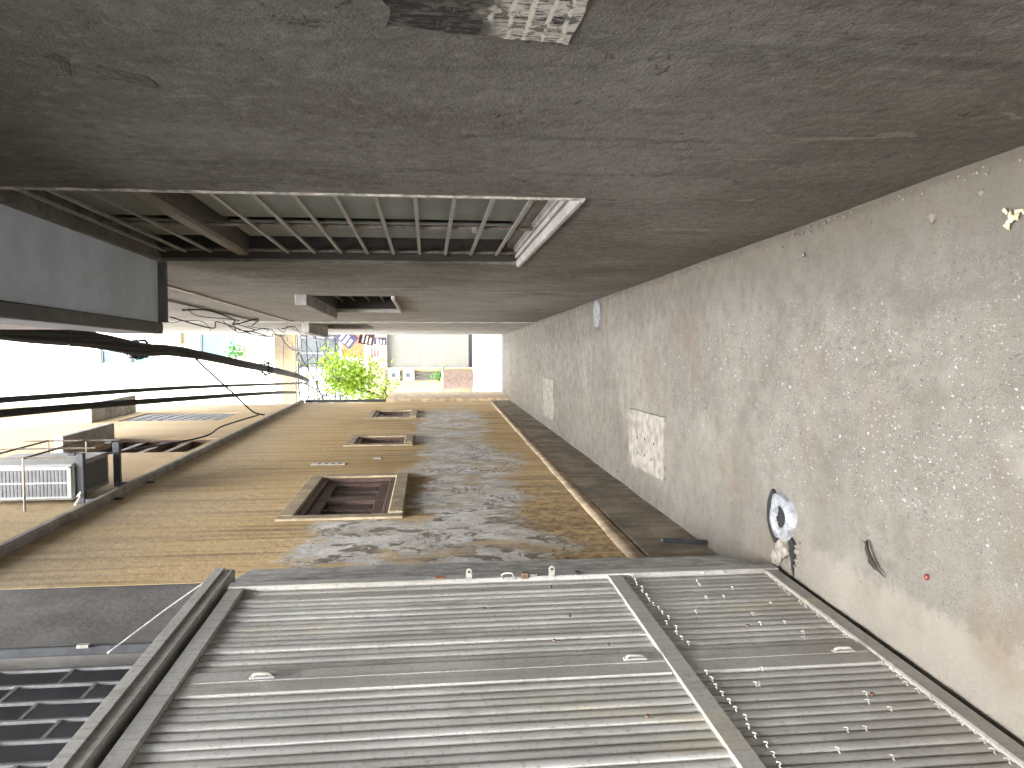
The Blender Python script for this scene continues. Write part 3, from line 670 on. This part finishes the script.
rocks = [rock(1, s).mesh('stone', M['stone']) for s in range(5)]
spots = [(.395, 2.13, .020, 'grey stone against the foot of the dark wall, largest there'), (.43, 1.93, .011, 'pale chip at the foot of the dark wall, nearest the camera'), (.385, 2.92, .012, 'pale broken chip at the wall foot, midway along the dark wall'),
         (-.835, 3.035, .052, 'pale concrete lump wedged between drain and gate pier'), (-.885, 3.10, .040, 'smaller concrete lump touching the gate pier')]
for i, (x, y, r, lb) in enumerate(spots):
    o = link('stone', rocks[i], None, (x, y, r * .35), (0, 0, i * 1.3), (r, r, r * .7)); tag(o, lb, 'stone', 'loose stones on the alley floor')
g = MB()
for k in range(420):
    y = rnd.uniform(1.6, 12); side = rnd.random() < .78
    x = (.5339 - .01117 * y - .01 - abs(rnd.gauss(0, .022))) if side else (-1.1254 + .01628 * y + .05 + abs(rnd.gauss(0, .03)))
    if not side and y < 3.9: continue
    r = rnd.uniform(.0018, .0065) * (1.4 if rnd.random() < .08 else 1)
    b = rock(r, k); a = len(g.v); g.v += [(p[0] + x, p[1] + y, p[2] + r * .5 + .010) for p in b.v]; g.f += [tuple(a + q for q in f) for f in b.f]
for k in range(160):
    x = rnd.uniform(-.85, .45); y = rnd.uniform(1.4, 6); r = rnd.uniform(.0012, .0035)
    b = rock(r, k); a = len(g.v); g.v += [(p[0] + x, p[1] + y, p[2] + r * .4) for p in b.v]; g.f += [tuple(a + q for q in f) for f in b.f]
for k in range(70):
    x = rnd.gauss(-.84, .05); y = rnd.gauss(2.98, .045); r = rnd.uniform(.002, .009)
    b = rock(r, k + 900); a = len(g.v); fz = floor_z(x, y); g.v += [(p[0] + x, p[1] + y, p[2] + r * .4 + fz) for p in b.v]; g.f += [tuple(a + q for q in f) for f in b.f]
o = g.build('grit', M['stone']); tag(o, 'fine grit and crumbs scattered along the wall feet', 'grit'); o['kind'] = 'stuff'
def patch(x0, x1, y0, y1, lb, slots):
    t = empty('drain_cover', ((x0 + x1) / 2, (y0 + y1) / 2, .0)); tag(t, lb, 'drain cover')
    hx, hy = (x1 - x0) / 2, (y1 - y0) / 2; pts = []
    for (ax, ay, bx, by) in ((-hx, -hy, hx, -hy), (hx, -hy, hx, hy), (hx, hy, -hx, hy), (-hx, hy, -hx, -hy)):
        for k in range(9):
            u = k / 9; q = .024 * noise.noise((ax * 9 + u * 6, by * 7 + u * 3, 2)); pts.append((ax + (bx - ax) * u + q, ay + (by - ay) * u + q * 1.5))
    MB().prism(pts, -.01, .013).build('slab', M['patch'], t)
    MB().box(hx - .02, hx + .02, -hy + .02, hy - .01, -.01, .014, .004).build('edge_strip', M['patch'], t)
    for (u, v) in slots: MB().lathe([(.012, .0138), (.007, .0134)], 8, (u * hx, v * hy, 0)).cap(.0125, .0139, 8, (u * hx, v * hy, 0)).build('hole', M['black'], t)
patch(-.83, -.44, 4.68, 5.52, 'pale rectangular cement drain cover with six small holes', [(.1, .45), (.15, 0), (.1, -.5), (-.45, .4), (-.42, 0), (-.47, -.35)])
patch(-.82, -.35, 8.95, 9.75, 'smaller pale cement patch farther along the alley floor', [(.3, .1), (-.3, .1)])
t = empty('round_cover', (.335, 6.62, 0)); tag(t, 'round pale metal cover at the foot of the dark wall', 'cover')
MB().lathe([(.125, -.01), (.122, .016), (.110, .020)], 26).cap(.1105, .020, 26).build('lid', M['drain'], t); MB().lathe([(.150, .0), (.148, .012), (.127, .012), (.126, 0)], 26).build('ring', M['cement_dark'], t)
# curled dry leaf-twig
t = empty('dry_twig', (-.69, 2.375, .01)); tag(t, 'curled dark dry twig lying on the concrete near the gate', 'twig')
MB().tube([(.045, .05, .0), (.02, .035, .012), (-.012, .01, .012), (-.035, -.02, .008), (-.055, -.055, .0)], [.003, .007, .008, .005, .001], 6).build('stem', M['twig'], t, True)
MB().tube([(.02, .035, .006), (.035, .062, .003), (.034, .085, .0)], [.003, .002, .0008], 5).build('side_shoot', M['twig'], t, True)
MB().tube([(.012, .025, .012), (-.02, .012, .018), (-.04, -.012, .010)], [.002, .003, .001], 5).build('curled_leaf', M['twig'], t, True)
t = MB().lathe([(.001, .010), (.006, .009), (.0085, .006), (.009, 0)], 14).build('bottle_cap', M['red'], None, True); t.location = (-.683, 2.12, .002)
tag(t, 'small red plastic cap on the concrete near the dry twig', 'cap')
t = empty('dried_leaf_cluster', (.34, 1.80, .008)); tag(t, 'pale yellow dried leaf scrap near the foot of the dark wall', 'leaf')
for k in range(9):
    a = k * .75 + rnd.uniform(-.2, .2); L = rnd.uniform(.018, .04)
    c0 = Vector((rnd.uniform(-.016, .016), rnd.uniform(-.03, .03), .0))
    MB().tube([c0, c0 + Vector((math.cos(a) * L * .5, math.sin(a) * L * .5, .008)), c0 + Vector((math.cos(a + .4) * L, math.sin(a + .4) * L, .001))], [.004, .0055, .0015], 5).build('leaflet', M['lichen'], t, True)
t = MB().box(-.012, .012, -.010, .010, 0, .27, .003).build('steel_stub', M['ac_dark']); t.location = (-1.035, 3.93, .0); t.rotation_euler = (R(6), R(5), R(12))
tag(t, 'short rusty steel stub leaning on the ochre wall beside the pier', 'bar')
# torn poster on the dark wall
tp = empty('torn_poster', *RW); tag(tp, 'torn black and white poster scraps on the dark wall', 'poster')
pts = []
for (ay, az, by, bz) in ((.86, 1.56, 1.24, 1.56), (1.24, 1.56, 1.285, 1.26), (1.285, 1.26, .86, 1.26), (.86, 1.26, .86, 1.56)):
    for k in range(14):
        u = k / 14; q = .008 * noise.fractal((ay * 7 + u * 5, az * 5 + u * 4, 1), .7, 2, 3); pts.append((ay + (by - ay) * u + q, az + (bz - az) * u + q))
g = MB(); n = len(pts); g.v = [(-.0015, y, z) for y, z in pts] + [(-.003, y, z) for y, z in pts]
g.f = [tuple(range(n)), tuple(range(2 * n - 1, n - 1, -1))] + [(k, n + k, n + (k + 1) % n, (k + 1) % n) for k in range(n)]
g.build('paper', M['paper'], tp)

# ------------------------------------------------------------------ cables
def sag(a, b, n, d, wob=.0, seed=0):
    a, b = Vector(a), Vector(b); o = []
    for k in range(n + 1):
        u = k / n; p = a.lerp(b, u); p.z -= d * 4 * u * (1 - u)
        if wob: p += Vector((noise.noise((u * 9, seed, 1)), noise.noise((u * 9, seed, 5)), noise.noise((u * 9, seed, 9)))) * wob
        o.append(p)
    return o
def smooth(pts, n=8):
    pts = [Vector(p) for p in pts]; o = []
    for i in range(len(pts) - 1):
        p0, p1, p2, p3 = pts[max(i - 1, 0)], pts[i], pts[i + 1], pts[min(i + 2, len(pts) - 1)]
        for k in range(n):
            t = k / n; o.append(.5 * ((2 * p1) + (p2 - p0) * t + (2 * p0 - 5 * p1 + 4 * p2 - p3) * t * t + (3 * p1 - p0 - 3 * p2 + p3) * t ** 3))
    o.append(pts[-1]); return o
cb = empty('cable_bundle', (0, 0, 4.2)); tag(cb, 'thick bundle of black cables strung down the alley', 'cables')
path = smooth([(.21, 1.5, .25), (.20, 3.5, .08), (.16, 5.17, .0), (.09, 6.65, -.02), (.03, 7.52, -.03), (.0, 8.86, 0), (-.20, 11.98, 0), (-.46, 16.0, .05), (-.7, 19.5, .3)], 10)
for j in range(9):
    an = j * 2 * math.pi / 8; rr = .046 if j < 8 else 0
    q = [p + Vector((math.cos(an + i * .06) * rr, 0, math.sin(an + i * .06) * rr)) * (1 + .25 * noise.noise((i * .2, j, 0))) * max(.78, 1.62 - .1 * p.y) for i, p in enumerate(path)]
    MB().tube(q, [(.026 if j < 8 else .04) * max(.78, 1.62 - .1 * p.y) for p in path], 6).build('cable', M['cable'], cb, True)
for yy in (5.9, 8.75, 8.95, 11.2, 13):
    p = min(path, key=lambda v: abs(v.y - yy)); MB().lathe([(.085 * .78, -.02), (.09 * .78, 0), (.085 * .78, .02)], 14).build('tie_band', M['cable_grey'], cb).matrix_local = Matrix.Translation(p) @ Matrix.Rotation(R(90), 4, 'X')
def knot(c, n, s, name, mat, parent):
    for k in range(n):
        a = rnd.uniform(0, 6.28); ln = []
        for q in range(14):
            u = q / 13 * 6.28 * rnd.uniform(.9, 1.1); ln.append(Vector(c) + Vector((math.cos(u + a) * s * rnd.uniform(.6, 1), math.sin(u * 1.3) * s * 1.3, math.sin(u + a) * s * rnd.uniform(.6, 1))))
        MB().tube(smooth(ln, 3), .006, 5).build(name, mat, parent, True)
knot((.035, 7.6, .05), 6, .10, 'cable_coil', M['cable'], cb); knot((-.28, 13.2, .03), 6, .13, 'cable_coil', M['cable'], cb)
MB().tube(smooth([(.12, 5.9, .09), (.07, 5.88, .17), (.0, 5.86, .12), (-.02, 5.86, -.02), (.06, 5.88, -.10)], 6), .006, 5).build('wire_loop', M['wire_white'], cb, True)
o = MB().tube(smooth([(-.255, 2.0, 4.3), (-.30, 5.14, 4.2), (-.38, 8.5, 4.17), (-.52, 12.65, 4.2), (-.75, 19, 4.4)], 10), .020, 6).build('overhead_cable', M['cable_grey'], None, True); tag(o, 'twisted grey overhead cable, the one nearer the thick bundle', 'cable')
o = MB().tube(smooth([(-.33, 2.0, 4.3), (-.385, 5.14, 4.2), (-.50, 8.5, 4.16), (-.70, 13.5, 4.18), (-.85, 16.5, 4.3)], 10), .027, 6).build('overhead_cable', M['cable'], None, True); tag(o, 'black overhead cable nearest the ochre upper wall', 'cable')
o = MB().tube(smooth([(0, 8.9, 4.16), (-.18, 9.1, 4.05), (-.5, 9.8, 3.93), (-.78, 10.5, 3.86), (-.86, 10.9, 3.84), (-.875, 10.95, 3.78)], 8), .011, 6).build('branch_wire', M['cable'], None, True); tag(o, 'thin black wire drooping from the bundle to the ochre ledge', 'wire')
o = MB().tube(smooth([(-.875, 10.95, 3.86), (-.9, 9.6, 4.0), (-.93, 8.6, 3.98), (-.965, 7.6, 4.55)], 8), .010, 5).build('wall_wire', M['cable'], None, True); tag(o, 'black wire running along the upper ochre wall above the ledge', 'wire')
o = MB().tube(smooth([(-.925, 3.15, 2.40), (-.98, 3.0, 2.50), (-1.06, 2.78, 2.63)], 8), .003, 5).build('white_wire', M['wire_white'], None, True); tag(o, 'thin white wire from the gate header to the grille', 'wire')
tw = empty('loose_wires', (.4, 10, 4)); tag(tw, 'tangle of loose thin wires along the pale house wall', 'wires')
for k in range(9):
    y0 = rnd.uniform(5.5, 11); y1 = y0 + rnd.uniform(2, 5); z0 = rnd.uniform(-1.0, .1)
    pts = [(rnd.uniform(-.16, -.04) - .011 * (y - 10) , y - 10, z0 + rnd.uniform(-.12, .12)) for y in [y0 + (y1 - y0) * q / 5 for q in range(6)]]
    MB().tube(smooth(pts, 6), rnd.choice((.004, .005, .007)), 5).build('wire', M['cable'], tw, True)
sw = empty('street_wires', (0, 18, 4)); tag(sw, 'web of thin black wires hanging over the street end', 'wires')
for k in range(26):
    a = (rnd.uniform(-1.6, -.2), rnd.uniform(-2, 1), rnd.uniform(-.6, .5)); b = (rnd.uniform(-1.8, 1.2), rnd.uniform(0, 4), rnd.uniform(-.9, 2.2))
    MB().tube(sag(a, b, 14, rnd.uniform(.05, .5), .12, k), rnd.choice((.007, .010, .016)), 5).build('wire', M['cable'] if k % 4 else M['cable_grey'], sw, True)
for k in range(5):
    MB().tube(sag((-3, 1.5 + .2 * k, -.1 + .25 * k), (3, 2.2, .1 + .25 * k), 14, .15, .05, k + 40), .018, 5).build('wire', M['cable'], sw, True)

# ------------------------------------------------------------------ across the street
fb = empty('shop_building', (0, 24.2, 0)); tag(fb, 'white building across the street with grey roller shutter and upper windows', 'building')
HOLES = [(-.50, 3.0, .02, 2.78), (-.52, .95, 4.22, 5.48), (-.16, 1.5, 7.35, 8.45), (-.35, .1, 9.9, 10.5), (-.35, .1, 10.7, 11.35), (-3.4, -1.9, 4.2, 5.6), (-3.4, -1.9, 7.3, 8.6), (2.4, 3.9, 7.3, 8.6)]
b = wall_holes(-1, -6, 7, -.05, 13.5, HOLES, .25); b.v = [(y, x, z) for x, y, z in b.v]; b.build('wall', M['facade'], fb)
rs = empty('roller_shutter'); rs.parent = fb
sm = MB().box(-.5, 3.0, -.02, .02, 0, .098, .003).mesh('shutter_slat', M['shutter'])
for k in range(26): link('shutter_slat', sm, rs, (0, .16, .20 + k * .099))
box('bottom_bar', M['black'], rs, -.49, 2.99, .13, .19, .03, .19)
box('column', M['yellow_col'], fb, -.62, -.51, -.06, -.002, 0, 2.8, bev=.01)
box('column', M['cream'], fb, -1.9, -.62, -.03, -.001, 0, 2.8)
box('fascia', M['cream'], fb, -2.2, 3.2, -.05, -.002, 2.82, 3.38, bev=.01); box('fascia', M['yellow_col'], fb, -2.2, 3.2, -.09, -.002, 5.56, 5.92, bev=.01); box('fascia', M['cream'], fb, -2.2, 3.2, -.05, -.002, 5.93, 6.2, bev=.01)
box('orange_panel', M['terracotta'], fb, -.15, 1.2, -.04, -.002, 3.5, 4.17, bev=.01)
def fwin(x0, x1, z0, z1, mat, nv):
    wi = empty('window'); wi.parent = fb; box('pane', M[mat], wi, x0, x1, .15, .17, z0, z1)
    for (a, c, d, e) in ((x0, x0 + .05, z0, z1), (x1 - .05, x1, z0, z1), (x0 + .05, x1 - .05, z0, z0 + .05), (x0 + .05, x1 - .05, z1 - .05, z1)): box('frame', M['alu'], wi, a, c, .09, .14, d, e)
    for k in range(1, nv): x = x0 + (x1 - x0) * k / nv; box('mullion', M['alu'], wi, x - .02, x + .02, .095, .135, z0 + .05, z1 - .05)
fwin(-.52, .95, 4.22, 5.48, 'glass', 3); fwin(-.16, 1.5, 7.35, 8.45, 'teal', 2); fwin(-.35, .1, 9.9, 10.5, 'teal', 1); fwin(-.35, .1, 10.7, 11.35, 'teal', 1)
for q in HOLES[5:]: fwin(*q, 'teal', 2)
box('upper_ledge', M['cream'], fb, .25, 1.6, -.3, -.002, 8.9, 9.7, bev=.01)
bs = box('balcony_slab', M['facade'], fb, -.3, 2.2, -.8, -.002, 6.55, 6.7, bev=.01)
for k in range(9): box('baluster', M['alu'], fb, -.28 + k * .3, -.25 + k * .3, -.78, -.75, 6.701, 7.4)
box('balcony_rail', M['alu'], fb, -.3, 2.2, -.79, -.74, 7.401, 7.45)
# small signs hung at the alley mouth
def sign(x, y, z, sx, sz, rot, mats, lb):
    t = empty('hanging_sign', (x, y, z)); t.rotation_euler = (0, R(rot), 0); tag(t, lb, 'sign', 'printed signs at the street end')
    MB().box(-sx, sx, -.012, .012, -sz, sz, .003).build('board', M[mats[0]], t)
    for k in range(3): box('print_band', M[mats[1]], t, -sx * .8, sx * (.2 + .2 * k), -.0145, -.0125, -sz * .7 + k * sz * .5, -sz * .45 + k * sz * .5)
sign(.33, 17.6, 3.33, .17, .22, 38, ('sign_purple', 'white'), 'tilted purple printed sign hanging beside the pale house')
sign(.32, 17.8, 2.90, .15, .17, 12, ('sign_maroon', 'white'), 'dark maroon sign just below the tilted purple sign')
sign(.02, 18.2, 2.75, .16, .14, 0, ('white', 'sign_red'), 'white and red printed sign in front of the roller shutter')
sign(.26, 18.3, 2.62, .09, .15, 0, ('sign_purple', 'white'), 'narrow dark blue printed sign above the roller shutter')
sign(-.50, 18.3, 3.20, .14, .16, 0, ('white', 'terracotta'), 'white and orange printed sign hanging in the lime tree leaves')
for (x, z, lb) in ((-.72, 2.55, 'upper white meter box on the cream column across the street'), (-.72, 2.1, 'lower white meter box on the cream column across the street')):
    t = empty('meter_box', (x, 24.1, z)); tag(t, lb, 'meter box', 'meter boxes'); MB().box(-.16, .16, -.08, .06, -.17, .17, .01).build('case', M['white'], t); box('window', M['glass'], t, -.07, .07, -.085, -.081, -.05, .09)
    box('cover_screw', M['black'], t, -.012, .012, -.086, -.081, -.13, -.105)
pc = empty('wall_pipe', (-.62, 24.08, 0)); tag(pc, 'grey pipes running down the cream column across the street', 'pipe')
for k in range(3): MB().tube(smooth([(-.02 - .09 * k, 0, .15), (-.03 - .09 * k, 0, 1.2), (-.05 - .1 * k, 0, 1.9 + .2 * k), (.04 - .1 * k, 0, 2.8)], 5), .028, 7).build('pipe_run', M['cable_grey'], pc, True)
pt = empty('planter', (-.85, 23.7, .09)); tag(pt, 'pink clay planter in front of the cream column', 'planter')
MB().lathe([(.0, 0), (.24, 0), (.30, .9), (.34, .92), (.34, 1.0), (.30, 1.0), (.28, .93), (0, .92)], 18).build('pot', M['pink'], pt, True)
def leaves(n, cfun, size, seed, droop=.3):
    r = random.Random(seed); b = MB()
    for k in range(n):
        c = Vector(cfun(r)); d = Vector((r.uniform(-1, 1), r.uniform(-1, 1), r.uniform(-1, .5) - droop)).normalized(); s = size * r.uniform(.6, 1.25)
        u = d.cross(Vector((r.uniform(-1, 1), r.uniform(-1, 1), r.uniform(-1, 1)))).normalized(); nn = d.cross(u)
        p0, p1, p2 = c, c + d * s * .5, c + d * s
        b.quad(p0, p1 + u * s * .2 + nn * s * .06, p2, p1); b.quad(p0, p1, p2, p1 - u * s * .2 + nn * s * .06)
    return b
pl = empty('potted_plant', (-.85, 23.7, 1.02)); tag(pl, 'green leafy plant with a yellow flower in the pink planter', 'plant')
leaves(110, lambda r: (r.gauss(.1, .13), r.gauss(0, .1), abs(r.gauss(.12, .13))), .16, 5).build('foliage', M['leaf2'], pl)
MB().lathe([(0, .0), (.06, .02), (.09, .05), (.03, .06), (0, .05)], 9, (-.02, -.16, .02)).build('flower', M['flower'], pl, True)
MB().tube([(0, 0, -.1), (.02, 0, .1), (.06, 0, .3)], .012, 5).build('stem', M['bark'], pl)
# lime-green street tree
tr = empty('street_tree', (-1.35, 18.3, -.01)); tag(tr, 'lime green leafy tree leaning out at the street end', 'tree')
b = MB(); b.tube(smooth([(0, 0, 0), (.05, 0, 1.2), (.15, -.05, 2.2), (.40, -.1, 2.9), (.62, -.1, 3.4), (.7, -.1, 3.9)], 5), [.07 - .0019 * k for k in range(26)], 8)
limbs = []
rr = random.Random(11)
for k in range(16):
    z = rr.uniform(2.3, 3.5); x = .15 + (z - 2.2) * .36; e = (x + rr.uniform(-.45, .55), rr.uniform(-.6, .5), z + rr.uniform(.05, .55))
    b.tube(smooth([(x, -.06, z), ((x + e[0]) / 2, (e[1]) / 2, (z + e[2]) / 2 + .1), e], 4), [.022 - .0022 * q for q in range(9)], 5); limbs.append(e)
b.build('trunk', M['bark'], tr, True)
def cf(r):
    if r.random() < .62: return (.78 + r.gauss(0, .25), -.1 + r.gauss(0, .3), 3.38 + r.gauss(0, .34))
    e = r.choice(limbs); return (e[0] + r.gauss(0, .13), e[1] + r.gauss(0, .16), e[2] + r.gauss(-.02, .14))
leaves(3400, cf, .115, 3, .35).build('crown', M['leaf'], tr)
bp = empty('balcony_plant', (.0, 23.5, 6.71)); tag(bp, 'green plant in a pot on the upper balcony across the street', 'plant')
MB().lathe([(0, 0), (.12, 0), (.16, .25), (0, .25)], 12).build('pot', M['pink'], bp); leaves(160, lambda r: (r.gauss(.05, .16), r.gauss(0, .12), .3 + abs(r.gauss(.15, .2))), .17, 9).build('foliage', M['leaf2'], bp)
# neighbours along the far side of the street, seen only from the side
for (x0, x1, hgt, mt, lb) in ((-16, -6.2, 10.5, 'cream', 'cream plaster building left of the white shop building'), (7.2, 17, 9.5, 'pale', 'pale grey building right of the white shop building')):
    t = empty('street_building', ((x0 + x1) / 2, 24.3, 0)); tag(t, lb, 'building'); hw = (x1 - x0) / 2
    hl = [(-hw + 1 + 2.6 * i, -hw + 2.4 + 2.6 * i, 1 + 3.1 * j, 2.6 + 3.1 * j) for i in range(3) for j in range(3)]
    b = wall_holes(-1, -hw, hw, -.05, hgt, hl, .2); b.v = [(y, x, z) for x, y, z in b.v]; b.build('wall', M[mt], t)
    for (a, c, d, e) in hl: box('window', M['teal'], t, a, c, .12, .15, d, e)
